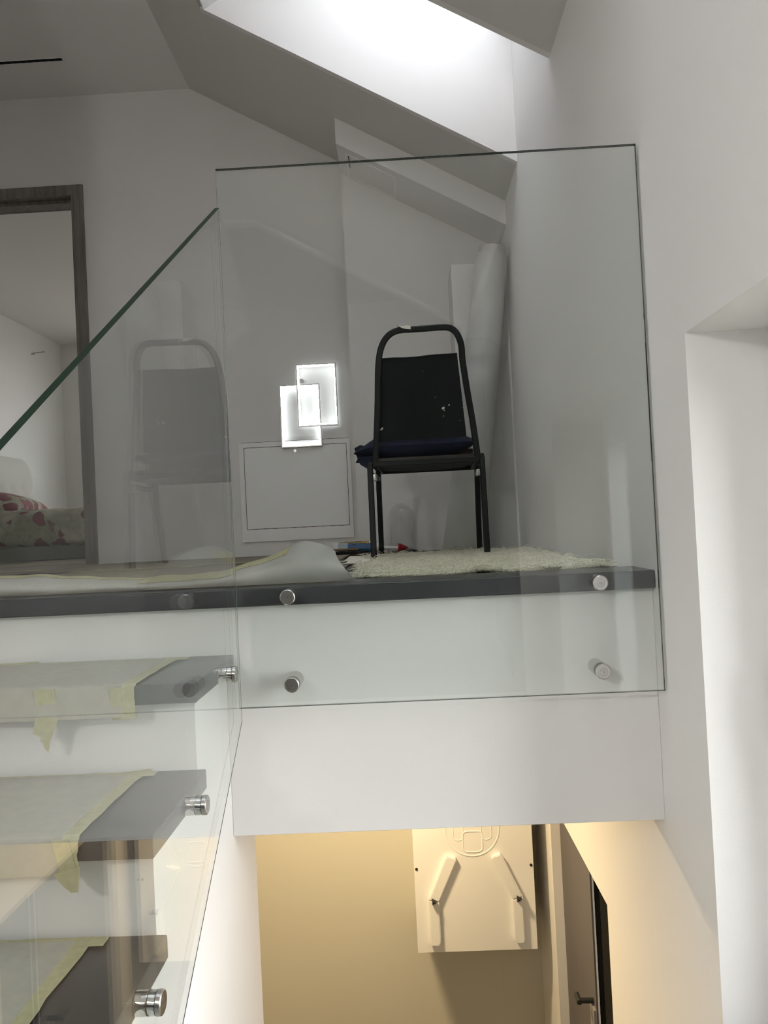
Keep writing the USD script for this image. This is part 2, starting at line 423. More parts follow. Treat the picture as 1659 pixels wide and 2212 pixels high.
struct("wall_added_side_room", cat(bx(XR + .30, 2.2, -3.3, -3.2, zf, 1.6), bx(XR + .30, 2.2, -.3, -.2, zf, 1.6), bx(2.1, 2.2, -3.2, -.3, zf, 1.6), bx(XR + .3, 2.2, -3.3, -.2, 1.6, 1.7), bx(XR + .02, 2.2, -3.3, -.2, zf - .1, zf - .002)), UNLIT_DARK)  # guessed side room, out of view, added so the glass reflects darkness
struct("wall_added_rear_room", cat(bx(-2.2, -2.1, -5.6, BACK - .1, zf, 2.6), bx(1.0, 1.1, -5.6, -3.2, zf, 2.6), bx(.50, 1.1, -3.3, -3.2, 1.6, 2.6), bx(.50, .52, -3.2, BACK - .1, 1.5, 2.6), bx(-2.2, 1.1, -5.7, -5.6, zf, 2.6), bx(-2.2, 1.1, -5.7, BACK - .1, 2.6, 2.7), bx(-2.2, 1.1, -5.7, BACK - .1, zf - .1, zf)), UNLIT_DARK)  # guessed rear room, added unseen to keep reflections in the front glass dark
# lower hall
struct("floor_lower", bx(-2.6, 3.0, BACK, 4.0, LOW - .15, LOW), FLOORM)
struct("ceiling_lower", bx(-2.6, XR, 2.05, 4.0, -0.45, FLOOR - .2), PAINT)
struct("wall_lower_back", bx(-2.6, XR, 3.86, 4.0, LOW, -0.45), LOWER_PAINT)
struct("wall_lower_left", cat(bx(-2.6, -2.5, 2.06, 3.86, LOW, -0.45), bx(-2.5, -1.45, 1.96, 2.06, LOW, -0.45)), LOWER_PAINT)
struct("wall_dark_room", cat(bx(XR + .30, 2.6, 2.2, 2.3, LOW, -.9), bx(XR + .30, 2.6, 3.9, 4.0, LOW, -.9), bx(2.5, 2.6, 2.3, 3.9, LOW, -.9), bx(XR + .3, 2.6, 2.2, 4.0, -.95, -.85)), BLACK)  # unlit room behind the lower door, its darkness painted as black walls
# bedroom shell beyond the doorway
BX, BY, BZ = -3.85, 8.9, 2.255
struct("floor_bedroom", bx(BX - .1, -0.4, YD + .14, BY + .1, FLOOR - .2, FLOOR), FLOORM)
struct("ceiling_bedroom", bx(BX - .1, -0.4, YD + .14, BY + .1, BZ, BZ + .1), PAINT)
bw = sbox(BX - .1, FLOOR, -0.4, BZ).difference(sbox(-2.35, 0.55, -0.95, 1.8))
struct("wall_bedroom", cat(bx(BX - .1, BX, YD + .14, BY, FLOOR, BZ), ext(bw, BY, BY + .15, "xz"), bx(-0.5, -0.4, YD + .14, BY, FLOOR, BZ)), PAINT)
struct("ground", bx(-60, 60, -60, 60, -5.6, -5.5), GROUND)

# ------------------------------------------------------------------ window by the stair
WX = 0.748
win = keys(UsdGeom.Xform.Define(stage, numbered("/World", "window_1")).GetPrim(), kind="structure", label="white framed window in the deep reveal beside the stair")
Y0, Y1, Z0, Z1 = 0.58, 1.532, -1.06, 0.3446


def ring_yz(y0, y1, z0, z1, wd, x0, x1):
    return ext(sbox(y0, z0, y1, z1).difference(sbox(y0 + wd, z0 + wd, y1 - wd, z1 - wd)), x0, x1, "yz")


obj("frame", ring_yz(Y0, Y1, Z0, Z1, .055, WX, WX + .07), UPVC, win)
obj("sash", ring_yz(Y0 + .035, Y1 - .035, Z0 + .035, Z1 - .035, .07, WX - .015, WX + .075), UPVC, win)
obj("pane", bx(WX + .055, WX + .061, Y0 + .1, Y1 - .1, Z0 + .1, Z1 - .1), WINDOW_GLASS, win)
hy = Y1 - .068
obj("handle", cat(tube([(WX - .015, hy, -.31), (WX - .055, hy, -.31)], .008), tube([(WX - .055, hy, -.30), (WX - .058, hy, -.33), (WX - .056, hy, -.44)], [.010, .010, .008]),
                  bx(WX - .025, WX - .014, hy - .014, hy + .014, -.345, -.275, .004)), UPVC, win)
win = keys(UsdGeom.Xform.Define(stage, "/World/window_5").GetPrim(), kind="structure", label="added unseen window in the left wall of the stairwell")  # invented window, out of view, added to bring more light onto the stair
obj("frame", ring_yz(-2.45, -.85, 0.0, 1.5, .06, -1.55, -1.49), UPVC, win)
obj("pane", bx(-1.524, -1.518, -2.39, -.91, .06, 1.44), WINDOW_GLASS, win)
struct("window_sill", bx(XR - .02, WX, Y0, Y1, Z0 - .03, Z0, .004), UPVC)

# ------------------------------------------------------------------ bedroom door lining
dr = keys(UsdGeom.Xform.Define(stage, numbered("/World", "door_1")).GetPrim(), kind="structure", label="grey oak door lining of the bedroom doorway")
IX0, IX1, IZ = -2.545, -1.748, 1.903
OX0, OX1, OZ = -2.61, -1.6825, 1.9585
obj("architrave", ext(sbox(IX1, FLOOR, OX1, OZ), YD - .014, YD + .004, "xz"), OAK, dr)
obj("architrave", ext(sbox(OX0, FLOOR, IX0, OZ), YD - .014, YD + .004, "xz"), OAK, dr)
obj("architrave_head", ext(sbox(IX0, IZ, IX1, OZ), YD - .0138, YD + .004, "xz"), OAK, dr)
obj("lining", cat(bx(IX1 - .004, DX1, YD, YD + .145, FLOOR, DZ), bx(DX0, IX0 + .004, YD, YD + .145, FLOOR, DZ), bx(IX0, IX1, YD, YD + .145, IZ + .002, DZ)), OAK, dr)
obj("door_stop", bx(IX0, IX1, YD + .055, YD + .145, IZ - .014, IZ + .004), OAK, dr)
obj("architrave_rear", ext(sbox(DX0 - .05, FLOOR, DX1 + .05, 1.95).difference(sbox(IX0, FLOOR - .1, IX1, 1.888)), YD + .142, YD + .156, "xz"), OAK, dr)

# ------------------------------------------------------------------ lower door, ajar
dr2 = keys(UsdGeom.Xform.Define(stage, numbered("/World", "door_2")).GetPrim(), kind="structure", label="taupe door standing ajar in the lower hall")
h0, h1 = np.array([0.600, 3.46]), np.array([0.566, 2.705])
e = (h1 - h0) / np.linalg.norm(h1 - h0)
nn = np.array([-e[1], e[0]])            # into the wall


def leaf(s0, s1, a, b, z0, z1):
    q = [h0 + e * s + nn * t for s in (s0, s1) for t in (a, b)]
    return trimesh.convex.convex_hull(np.array([(x, y, z) for x, y in q for z in (z0, z1)]))


ll = np.linalg.norm(h1 - h0)
obj("leaf", leaf(0, ll, 0, .006, LOW + .01, -1.10), LEAF, dr2)
obj("leaf_edge", leaf(ll - .03, ll, .006, .012, LOW + .01, -1.10), METAL_WHITE, dr2)
obj("core", leaf(0, ll - .014, .0125, .032, LOW + .01, -1.10), BLACK, dr2)
hz = -1.665
c = h0 + e * (ll - .05)
obj("handle", cat(tube([(*c, hz), (*(c - nn * .05), hz)], .009), tube([(*(c - nn * .05 + e * .012), hz), (*(c - nn * .052 - e * .035), hz + .001)], .009)), RUBBER, dr2, label="dark lever handle")
obj("rose", leaf(ll - .085, ll - .012, -.008, 0, hz - .24, hz - .012), DOOR_PLATE, dr2)

# ------------------------------------------------------------------ stone landing edge, treads
single("landing_slab", bx(-1.45, XR - .002, 1.79, 1.96, SLAB - .0415, SLAB, .003), STONE, "long dark grey stone slab that edges the upper landing above the white fascia", "stone slab")
XT = -0.412
ords = ["topmost of the grey stone stair treads, nearest the landing", "second grey stone stair tread below the landing, with a bare right end",
        "third grey stone stair tread below the landing, cut by the left picture edge"]
for k in range(6):
    zt, yr = T1 - k * RISE, 1.819 - k * RUN
    lab = ords[k] if k < 3 else f"{['fourth', 'fifth', 'sixth'][k - 3]} grey stone stair tread below the landing"
    single("stair_tread", bx(-1.448, XT, yr - .328, yr - .0005 if k else yr - .0005, zt - TH, zt, .002), STONE, lab, "stair tread", "stone stair treads")

# ------------------------------------------------------------------ protective boards on the treads, with masking tape
covers = ["protective grey board wrapped over the topmost tread, a torn tape strip hanging from its front",
          "protective grey board wrapped over the second tread with a wide tape border",
          "protective grey board on the third tread, at the lower left corner"]
for k in range(3):
    zt, yr = T1 - k * RISE, 1.819 - k * RUN
    yf = yr - .328
    t = thing("cover_board", covers[k], "board", (-1.0, yr - .16, zt), "boards protecting the treads")
    rear = yr - (.055, .036, .03)[k] + .01
    edge = -0.552
    drop = (.057, .054, .055)[k]
    pr = [(rear, zt + .003)] + [(yf + .02, zt + .003), (yf + .004, zt + .003), (yf - .002, zt + .0005), (yf - .0045, zt - .006), (yf - .006, zt - drop)]
    xs = np.linspace(-1.44, edge, 30)
    G = np.array([[(x, y - (0.004 * math.sin(7 * x + k) ** 2 if j == len(pr) - 1 else 0), z + (0.0006 * math.sin(25 * x) if j < 2 else 0)) for j, (y, z) in enumerate(pr)] for x in xs])
    obj("board", grid(G, .0022), BOARD, t)
    # tape along the right edge, down over the front
    fr = (.060, .046, .05)[k]
    pth = [(edge - .001, rear + .012, zt + .0042), (edge - .004, (rear + yf) / 2, zt + .0044), (edge - .002, yf + .003, zt + .0042), (edge - .002, yf - .0068, zt - .002), (edge - .003, yf - .0078, zt - fr)]
    obj("tape_strip", strip(pth, (.028, 0, 0), wob=.0012), TAPE, t, label="yellowish masking tape along the right edge")
    obj("tape_strip", strip([(x, rear - .018, zt + .0046) for x in np.linspace(-1.42, edge + .05, 7)], (0, .028, 0), wob=.001), TAPE, t)
    if k == 0:
        obj("tape_strip", strip([(-.720, yf - .0085, zt + .002), (-.716, yf - .0090, zt - .03), (-.714, yf - .0105, zt - .058)], (.040, 0, 0)), TAPE, t)
        pv = np.array([(-.716, -.050), (-.672, -.052), (-.681, -.075), (-.690, -.098), (-.694, -.1165), (-.702, -.108), (-.704, -.098), (-.7085, -.096), (-.7085, -.087), (-.7155, -.083), (-.722, -.080)])
        m = ext(Polygon([(a, zt + b) for a, b in pv]), yf - .0125, yf - .0118, "xz")
        obj("hanging_tape", m, TAPE, t, label="torn end of tape hanging down")
        obj("tape_strip", strip([(-.574, yf - .0082, zt - .001), (-.573, yf - .0088, zt - .05), (-.560, yf - .0070, zt - .062)], (.022, 0, 0)), TAPE, t)
        obj("tape_strip", strip([(-.572, yf - .006, zt - .063), (-.525, yf - .005, zt - .060)], (0, 0, .014)), TAPE, t)
        obj("tape_strip", strip([(-1.2, yr - .06, zt + .005), (-.86, yr - .04, zt + .005)], (0, .03, 0)), TAPE, t)
    if k == 1:
        obj("tape_strip", strip([(-.567, yf - .0085, zt + .001), (-.560, yf - .0090, zt - .03), (-.552, yf - .0095, zt - .058)], (.026, 0, 0)), TAPE, t)
        pv = np.array([(-.564, -.050), (-.523, -.040), (-.527, -.079), (-.538, -.079), (-.549, -.070), (-.556, -.062)])
        obj("hanging_tape", ext(Polygon([(a, zt + b) for a, b in pv]), yf - .0115, yf - .0108, "xz"), TAPE, t, label="torn end of tape hanging down")
        obj("tape_strip", strip([(-.58, rear - .02, zt + .0056), (-.520, rear + .004, zt + .005)], (0, .022, 0), wob=.002), TAPE, t)

# ------------------------------------------------------------------ glass balustrade
gp = thing("glass_panel", "clear frameless glass panel bolted across the front of the landing", "glass panel", (0.08, 1.755, -0.39), "glass balustrade panels")
gx0, gx1, gz0, gz1 = -0.3875, 0.5525, -0.3909, 0.8211
FRONT_BOLTS = [(-.2684, -.1475), (.4222, -.1480), (-.2680, -.342), (.4185, -.342)]
holes = shapely.union_all([shapely.Point(x, z).buffer(.0166) for x, z in FRONT_BOLTS])
obj("pane", ext(sbox(gx0 + .0006, gz0 + .0006, gx1 - .0006, gz1 - .0006).difference(holes), 1.7502, 1.7598, "xz"), GLASS, gp, smooth=False)
for z_ in (gz1 - .0005, gz0):
    obj("edge", bx(gx0, gx1, 1.75, 1.76, z_, z_ + .0005), GLASS_EDGE, gp)
for x_, y_, m_ in ((gx0, 1.7515, GLASS_EDGE_PALE), (gx1 - .0005, 1.757, GLASS_EDGE)):
    obj("edge", bx(x_, x_ + .0005, 1.75, y_, gz0, gz1), m_, gp)
gs = thing("glass_panel", "clear sloping glass panel beside the stair treads, with a dark green top edge", "glass panel", (-0.387, 1.2, -0.42), "glass balustrade panels")
ytop, yend, sp = 1.747, 0.10, 0.637
side = [(ytop, -.418), (ytop, .731), (yend, .731 - (ytop - yend) * sp), (yend, -.418 - (ytop - yend) * .655)]
sp_poly = Polygon(side)
SIDE_BOLTS = [(1.6745 - k * .2805, T1 - .0195 - k * RISE) for k in range(3)]
holes = shapely.union_all([shapely.Point(y, z).buffer(.0166) for y, z in SIDE_BOLTS])
obj("pane", ext(sp_poly.buffer(-.0006, join_style=2).difference(holes), -.3918, -.3822, "yz"), GLASS, gs, smooth=False)


def rim(a, b, x0=-.392, x1=-.382):
    (ya, za), (yb, zb) = a, b
    q = np.array([yb - ya, zb - za])
    q /= np.linalg.norm(q)
    nn_ = np.array([-q[1], q[0]]) * .0005
    pts = [(x, y, z) for x in (x0, x1) for y, z in (a, b, (ya + nn_[0], za + nn_[1]), (yb + nn_[0], zb + nn_[1]))]
    return trimesh.convex.convex_hull(np.array(pts))


obj("edge", rim(side[2], side[1]), GLASS_EDGE, gs, label="dark green polished top edge")
obj("edge", rim(side[0], side[1], -.3830), GLASS_EDGE_PALE, gs)
obj("edge", rim(side[3], side[0], -.3832), GLASS_EDGE, gs)


def standoff(label, c, d, ln, glass_t=.010):
    """Stainless point fixing: c = centre of the glass face towards the viewer, d = direction from the glass to the structure."""
    c, d = np.array(c, float), np.array(d, float)
    t = thing("standoff_bolt", label, "standoff bolt", c, "steel glass standoffs")
    r = .0170
    obj("cap", lathe([(-.0092, .0), (-.0092, .0022), (-.0074, .0024), (-.0074, .0026), (-.0092, .0028), (-.0093, .0072), (-.0085, .0074), (-.0085, .0080), (-.0093, .0082), (-.0093, .0152), (-.0080, r), (-.0012, r), (-.0012, .012)], c, d), STEEL, t)
    obj("screw_hole", lathe([(-.0070, .0), (-.0070, .0024)], c, d, 6), BLACK, t)
    obj("gasket", cat(lathe([(-.0012, .010), (-.0012, .0166), (-.0001, .0166), (-.0001, .010)], c, d), lathe([(glass_t + .0001, .010), (glass_t + .0001, .0166), (glass_t + .0014, .0166), (glass_t + .0014, .010)], c, d)), RUBBER, t)
    obj("sleeve", lathe([(-.0002, .0158), (glass_t + .0002, .0158)], c, d), CHROME, t)
    obj("spacer", lathe([(glass_t + .0014, .010), (glass_t + .0014, .0164), (glass_t + .0025, r), (ln - .0002, r), (ln - .0002, 0)], c, d), CHROME, t)


standoff("left of the two steel bolts on the dark stone slab", (-.2684, 1.75, -.1475), (0, 1, 0), .040)
standoff("right of the two steel bolts on the dark stone slab", (.4222, 1.75, -.1480), (0, 1, 0), .040)
standoff("left of the two long steel bolts on the white landing fascia", (-.2680, 1.75, -.342), (0, 1, 0), .069)
standoff("right of the two long steel bolts on the white landing fascia", (.4185, 1.75, -.342), (0, 1, 0), .069)
sl_ = ["steel bolt fixing the side glass to the topmost tread", "steel bolt fixing the side glass to the second tread", "steel bolt fixing the side glass to the third tread, bottom left"]
for k in range(3):
    standoff(sl_[k], (-.382, 1.6745 - k * .2805, T1 - .0195 - k * RISE), (-1, 0, 0), .0295)

# ------------------------------------------------------------------ black chair seen from behind
ch = thing("banquet_chair", "black metal banquet chair with a worn vinyl back, standing on the cream rug", "chair", (0.1, 3.3, -0.118))
FOOT = -0.120
hoop = [(-0.1042, 3.0993, 0.2498), (-0.0958, 3.0871, 0.3396), (-0.0809, 3.063, 0.5173), (-0.0707, 3.0462, 0.6403), (-0.0635, 3.0415, 0.675), (-0.0491, 3.0369, 0.7092), (-0.0262, 3.0332, 0.7359), (0.0068, 3.0312, 0.7507), (0.0463, 3.0309, 0.7529), (0.1178, 3.0309, 0.7535), (0.1804, 3.0307, 0.7545), (0.2035, 3.031, 0.7524), (0.2244, 3.0325, 0.7417), (0.2412, 3.0359, 0.7165), (0.2507, 3.0402, 0.6846), (0.2525, 3.0462, 0.6408), (0.2575, 3.0534, 0.588), (0.2684, 3.0654, 0.4992), (0.2811, 3.0776, 0.4098), (0.2932, 3.0923, 0.3019), (0.3, 3.1004, 0.2422)]
hp = np.array(hoop)
sarc = np.r_[0, np.cumsum(np.linalg.norm(np.diff(hp, axis=0), axis=1))]
from scipy.interpolate import make_smoothing_spline, PchipInterpolator
ss = np.linspace(0, sarc[-1], 90)
hs = np.stack([make_smoothing_spline(sarc, hp[:, k], lam=2e-7)(ss) for k in range(3)], 1)
obj("back_frame", tube(hs, .0108, square=True, up_hint=(0, 1, 0)), CHAIR_METAL, ch, smooth=40)
pc = np.array([(-0.0677, 3.057, 0.6489), (0.2345, 3.056, 0.6558), (0.2585, 3.1, 0.336), (-0.0897, 3.1, 0.3356)])
G = []
for a in np.linspace(0, 1, 14):
    row = []
    for b in np.linspace(0, 1, 18):
        q = (pc[0] * (1 - b) + pc[1] * b) * (1 - a) + (pc[3] * (1 - b) + pc[2] * b) * a
        q = q + [0, .012 * math.sin(math.pi * b) + .002 * math.sin(9 * b + 3 * a), .0015 * math.sin(11 * b) * (a < .05)]
        row.append(q)
    G.append(row)
obj("backrest", grid(np.array(G), -.012), CHAIR_VINYL, ch, smooth=45)
obj("backrest_edge", tube([G[0][k] + np.array([0, -.003, .001]) for k in range(18)], .0026, 6), CHAIR_METAL, ch)
# paint splashes on the back
sp_m = []
for (x, y, z, r) in [(0.1726, 3.060, 0.451, .0052), (0.178, 3.061, .444, .004), (0.1966, 3.0605, 0.4622, .0032), (-0.0716, 3.078, 0.3832, .0042), (-.077, 3.079, .379, .003), (0.1439, 3.055, 0.4951, .0012), (0.1731, 3.064, 0.4207, .0020), (0.2355, 3.0695, 0.3997, .0014), (0.0998, 3.04, 0.5962, .001), (.2465, 3.0625, .4472, .0012), (.2513, 3.064, .4327, .0012)]:
    s = trimesh.creation.icosphere(1, 1.0)
    s.apply_scale([r * 1.3, .0016, r])
    s.apply_transform(trimesh.transformations.rotation_matrix(.7 * x * 20, [0, 1, 0]))
    k = np.argmin(np.linalg.norm(np.array(G).reshape(-1, 3)[:, [0, 2]] - [x, z], axis=1))
    s.apply_translation([x, np.array(G).reshape(-1, 3)[k, 1] - .0005, z])
    sp_m.append(s)
obj("paint_splash", cat(*sp_m), PAPER, ch, label="small white paint splashes", kind="stuff")
# seat pan, frame and legs
XL, XRr, XFL, XFR = -.1165, .3045, -.1045, .3235
obj("seat", ext(Polygon([(-.106, 3.115), (.296, 3.115), (.314, 3.50), (.27, 3.535), (-.06, 3.535), (-.098, 3.50)]), .252, .268, "xy"), PLY, ch)
obj("seat_rail", tube([(-.112, 3.098, .243), (.302, 3.098, .243)], .0105, square=True), CHAIR_METAL, ch)
obj("seat_rail", tube([(-.100, 3.525, .243), (.318, 3.525, .243)], .0105, square=True), CHAIR_METAL, ch)
for xa, xb in ((XL + .008, XFL + .008), (XRr - .008, XFR - .008)):
    obj("seat_rail", tube([(xa, 3.10, .243), (xb, 3.52, .243)], .0105, square=True, up_hint=(0, 0, 1)), CHAIR_METAL, ch)
for xa, xb, sx in ((XL, XFL, -1), (XRr, XFR, 1)):
    xo = xa + sx * .010
    xf = xb + sx * .006
    z0 = FOOT
    top = .262 if sx > 0 else .25
    obj("leg", tube([(xo, 3.075, z0), (xo, 3.098, .15), (xo, 3.105, top - .015), (xo - sx * .003, 3.112, top)], .0105, square=True, up_hint=(0, 1, 0)), CHAIR_METAL, ch)
    obj("leg", tube([(xf, 3.545, z0), (xf - sx * .004, 3.46, .15), (xf - sx * .006, 3.42, .245)], .0105, square=True, up_hint=(0, 1, 0)), CHAIR_METAL, ch)
    obj("stretcher", tube([(xo - sx * .002, 3.10, .205), (xf - sx * .006, 3.44, .205)], .009, square=True), CHAIR_METAL, ch)
    obj("bumper", bx(xo - sx * .010, xo - sx * .026, 3.085, 3.125, .178, .206, .003), STEEL, ch)
# torn vinyl below the seat
G = np.array([[(x, y + .012 * math.sin(9 * x), .250 - .010 * math.sin(math.pi * (k / 24)) ** .5 - (.006 * abs(math.sin(17 * x)) if j == 1 else 0)) for j, y in enumerate((3.12, 3.30, 3.5))] for k, x in enumerate(np.linspace(-.095, .285, 25))])
obj("seat_underside", grid(G, .003), CHAIR_VINYL, ch)
obj("seat_block", bx(.236, .300, 3.29, 3.36, .268, .306, .003), PLY, ch)

# white tape on the chair's top rail
tp = np.array([[(.0027, 3.018, .776), (.0135, 3.016, .7645), (.0240, 3.0165, .757), (.0400, 3.017, .752), (.0587, 3.0175, .750)],
               [(.0060, 3.022, .770), (.0150, 3.020, .7660), (.0270, 3.020, .7635), (.0420, 3.020, .7640), (.0592, 3.0195, .7625)],
               [(.0080, 3.040, .769), (.0180, 3.042, .7675), (.0300, 3.043, .7690), (.0440, 3.043, .7720), (.0596, 3.044, .7690)]])
single("tape_scrap", grid(tp, .0006), PAPER, "scrap of whitish tape stuck on top of the black chair back", "tape")

# navy cushion squashed on the seat
u, vv = np.meshgrid(np.linspace(0, 2 * math.pi, 49)[:-1], np.linspace(-1, 1, 21))


def cushion(cx, cy, cz, hx, hy, hz, rot, corner):
    n, m = 34, 34
    out = []
    for s in (1, -1):
        P = np.zeros((n, m, 3))
        for i, a in enumerate(np.linspace(-1, 1, n)):
            for j, b in enumerate(np.linspace(-1, 1, m)):
                puff = (max(0, 1 - a ** 4) * max(0, 1 - b ** 4)) ** .6
                pinch = 1 - .08 * (1 - a * a) * abs(b) - .0
                P[i, j] = (a * hx * (1 - .06 * (1 - b * b)), b * hy * (1 - .06 * (1 - a * a)), s * hz * puff)
        out.append(P)
    c_, s_ = math.cos(rot), math.sin(rot)
    ms = []
    for P, s in zip(out, (1, -1)):
        x, y, z = P[..., 0] * c_ - P[..., 1] * s_, P[..., 0] * s_ + P[..., 1] * c_, P[..., 2]
        z = z + .010 * (meshkit.noise(np.stack([x * 14 + 3, y * 14, z * 5], -1), 3) - .5)
        # droops where it overhangs the seat on the left
        over = np.clip((-.10 - (cx + x)) / .10, 0, 1.4)
        z = z * (1 - .35 * np.clip(over, 0, 1)) - corner * over ** 1.3
        Q = np.stack([cx + x, cy + y, cz + z], -1)
        g = grid(Q)
        if s < 0:
            g.invert()
        ms.append(g)
    M = trimesh.util.concatenate(ms)
    M.merge_vertices(digits_vertex=5)
    return M


cu = thing("cushion", "navy blue cloth cushion squashed on the black chair's seat", "cushion", (0.06, 3.32, 0.27))
body = cushion(.050, 3.315, .319, .250, .19, .050, .05, .030)
obj("cover", body, NAVY, cu, smooth=50)
flap = ext(Polygon([(-.189, .318), (-.176, .270), (-.168, .252), (-.139, .233), (-.122, .262), (-.112, .290), (-.130, .322), (-.165, .330)]).buffer(-.004).buffer(.004), 3.165, 3.185, "xz")
obj("seam_flap", flap, NAVY, cu, smooth=50)

# ------------------------------------------------------------------ shaggy rug
rg = thing("rug", "cream shaggy rug lying under the black chair at the landing edge", "rug", (0.2, 2.8, FLOOR))
RB = FLOOR + .001


def rug_pt(a, b):
    fl_, fr_, br_, bl_ = (np.array(q) for q in ((-.138, 2.035), (.505, 1.985), (.550, 3.575), (-.19, 3.575)))
    q = (fl_ * (1 - a) + fr_ * a) * (1 - b) + (bl_ * (1 - a) + br_ * a) * b
    q = q + [0, .012 * math.sin(13 * a + 1) * (1 - b) + .006 * math.sin(31 * a) * (1 - b)]
    q[0] = min(q[0], XR - .012)
    lift = .0065 * math.exp(-((a - .52) / .05) ** 2) * math.exp(-(b / .02) ** 2) + .004 * math.exp(-((a - .95) / .08) ** 2) * math.exp(-(b / .05) ** 2)
    return q[0], q[1], lift


G = np.array([[(lambda q: (q[0], q[1], max(RB, (SLAB if q[1] < 1.99 else RB)) + .005 + q[2] + .002 * meshkit.noise(np.array([q[0] * 30, q[1] * 30, 0.]), 5)))(rug_pt(a, b)) for b in np.linspace(0, 1, 60)] for a in np.linspace(0, 1, 60)])
m = grid(G, -.008)
obj("backing", m, RUG_BACK, rg, smooth=60)
N = 24000
pts, wid = [], []
for i in range(N):
    a, b = rng.random(), (rng.random() ** 1.8 if i < N * .8 else rng.random() * .015)
    x, y, lf = rug_pt(a, b)
    z = (SLAB - .001 if y < 1.985 else RB) + .006 + lf
    if y > 3.57:
        continue
    th = rng.random() * 2 * math.pi
    long = rng.random() < .03
    ln = rng.uniform(.012, .022) * (2.0 if long else 1)
    dx, dy = math.cos(th) * ln * .9, math.sin(th) * ln * .9
    if b < .02:
        dy -= .010
        z -= rng.random() * .003
    hz_ = ln * rng.uniform(.15, .42) if not long else ln * rng.uniform(.3, .55)
    p0 = np.array([x, y, z])
    p1 = p0 + [dx * .35, dy * .35, hz_ * .8]
    p2 = p0 + [dx * .8, dy * .8, hz_]
    p3 = p0 + [dx * 1.25, dy * 1.25, hz_ * rng.uniform(.4, 1.0)]
    ps = np.array([p0, p1, p2, p3])
    ps[:, 0] = np.minimum(ps[:, 0], XR - .004)
    ps[:, 2] = np.maximum(ps[:, 2], RB + .003)
    pts.append(ps)
    wid += [.0022, .0021, .0018, .0008]
pts = np.vstack(pts) - origin[str(rg.GetPath())]
ed = [rug_pt(a, .0) for a in np.linspace(0, 1, 160)]
obj("braided_edge", tube([(x, y - .002, max(SLAB if y < 1.985 else 0 + RB, RB) + .0055 + lf) for x, y, lf in ed], [.0042 + .0016 * math.sin(k * 1.9) for k in range(160)], 7), RUG_PILE, rg, smooth=60)
bc = UsdGeom.BasisCurves.Define(stage, str(rg.GetPath()) + "/pile")
bc.CreateTypeAttr("linear")
bc.CreatePointsAttr(Vt.Vec3fArray.FromNumpy(pts.astype(np.float32)))
bc.CreateCurveVertexCountsAttr(Vt.IntArray.FromNumpy(np.full(len(pts) // 4, 4, np.int32)))
bc.CreateWidthsAttr(Vt.FloatArray.FromNumpy(np.array(wid, np.float32)))
bc.SetWidthsInterpolation("vertex")
UsdShade.MaterialBindingAPI.Apply(bc.GetPrim()).Bind(RUG_PILE)
keys(bc.GetPrim(), kind="stuff", label="long cream wool pile")

# ------------------------------------------------------------------ floor boards, curled sheet
SZ = FLOOR + .0005


def floor_sheet(label, x0, x1, y0, y1, mat=BOARD, tapes=(), lift=0.0):
    t = thing("floor_board", label, "board", ((x0 + x1) / 2, (y0 + y1) / 2, SZ), "boards covering the upper floor")
    G = np.array([[(x, y, SZ + .006 + lift * (meshkit.noise(np.array([x * 3.1, y * 3.7, .5]), 9) ** 2)) for y in np.linspace(y0, y1, 14)] for x in np.linspace(x0, x1, 18)])
    obj("sheet", grid(G, -.0045), mat, t)
    for (a, b) in tapes:
        n_ = np.array(b) - np.array(a)
        n_ = np.array([-n_[1], n_[0]]) / np.linalg.norm(n_) * .045
        obj("tape_strip", strip([(*a, SZ + .0075 + lift * .5), (*((np.array(a) + b) / 2), SZ + .0085 + lift * .6), (*b, SZ + .0075 + lift * .5)], (*n_, 0)), TAPE, t)


floor_sheet("flat brown cardboard sheet on the landing just behind the curled sheet", -1.43, -.205, 2.22, 3.28, CARD, [((-1.40, 3.235), (-.86, 3.245))])
floor_sheet("flat grey board in front of the white wall hatch", -1.62, -.27, 3.30, 4.24, CARD, [((-1.0, 3.33), (-.35, 3.34))], .003)
floor_sheet("flat grey board on the floor leading to the bedroom door", -3.05, -1.64, 1.98, 4.23, CARD, [((-2.4, 3.5), (-1.7, 3.6))], .004)
floor_sheet("grey board on the floor inside the bedroom doorway", -2.53, -1.76, 4.30, 5.5, CARD, [((-2.5, 4.55), (-1.8, 4.6))], .006)

cs = thing("curled_sheet", "pale protective sheet curling up at the landing edge beside the rug", "protective sheet", (-.6, 1.9, SLAB))
sx = np.array([-1.43, -1.20, -.97, -.80, -.68, -.57, -.47, -.41, -.36, -.30, -.262, -.235, -.212, -.195, -.180])
top = np.array([-.092, -.083, -.081, -.092, -.100, -.098, -.094, -.080, -.066, -.042, -.029, -.032, -.039, -.047, -.060])
ft = PchipInterpolator(sx, top)
X = np.linspace(-1.43, -.180, 110)
G = []
for x in X:
    zt = float(ft(x)) + .0012 * math.sin(60 * x)
    hgt = zt - (SLAB + .0015)
    endk = max(0.0, (x + .30) / .12)          # rolls over towards its right end
    lean = .05 + 1.0 * hgt
    row = []
    for j, s in enumerate(np.linspace(0, 1, 14)):
        zz = SLAB + .0015 + hgt * (1 - (1 - s) ** 1.35) * (1 + .0 * s)
        bulge = min(.030, .012 + .22 * max(0, hgt - .03))
        yy = 1.885 - bulge * math.sin(math.pi * min(1, s * 1.05)) + lean * s ** 2.2
        crease = .007 * max(0, 1 - abs(s - .55 - (x + .40) * 1.2) / .16) * min(1, max(0, (x + .56) / .1)) * (x < -.22)
        xx = x + endk * (1 - s) ** 1.3 * .055
        row.append((xx, yy + .002 * math.sin(23 * x + 4 * s) + crease, zz + .0008 * math.sin(37 * x + 5 * s) * s))
    G.append(row)
G = np.array(G)
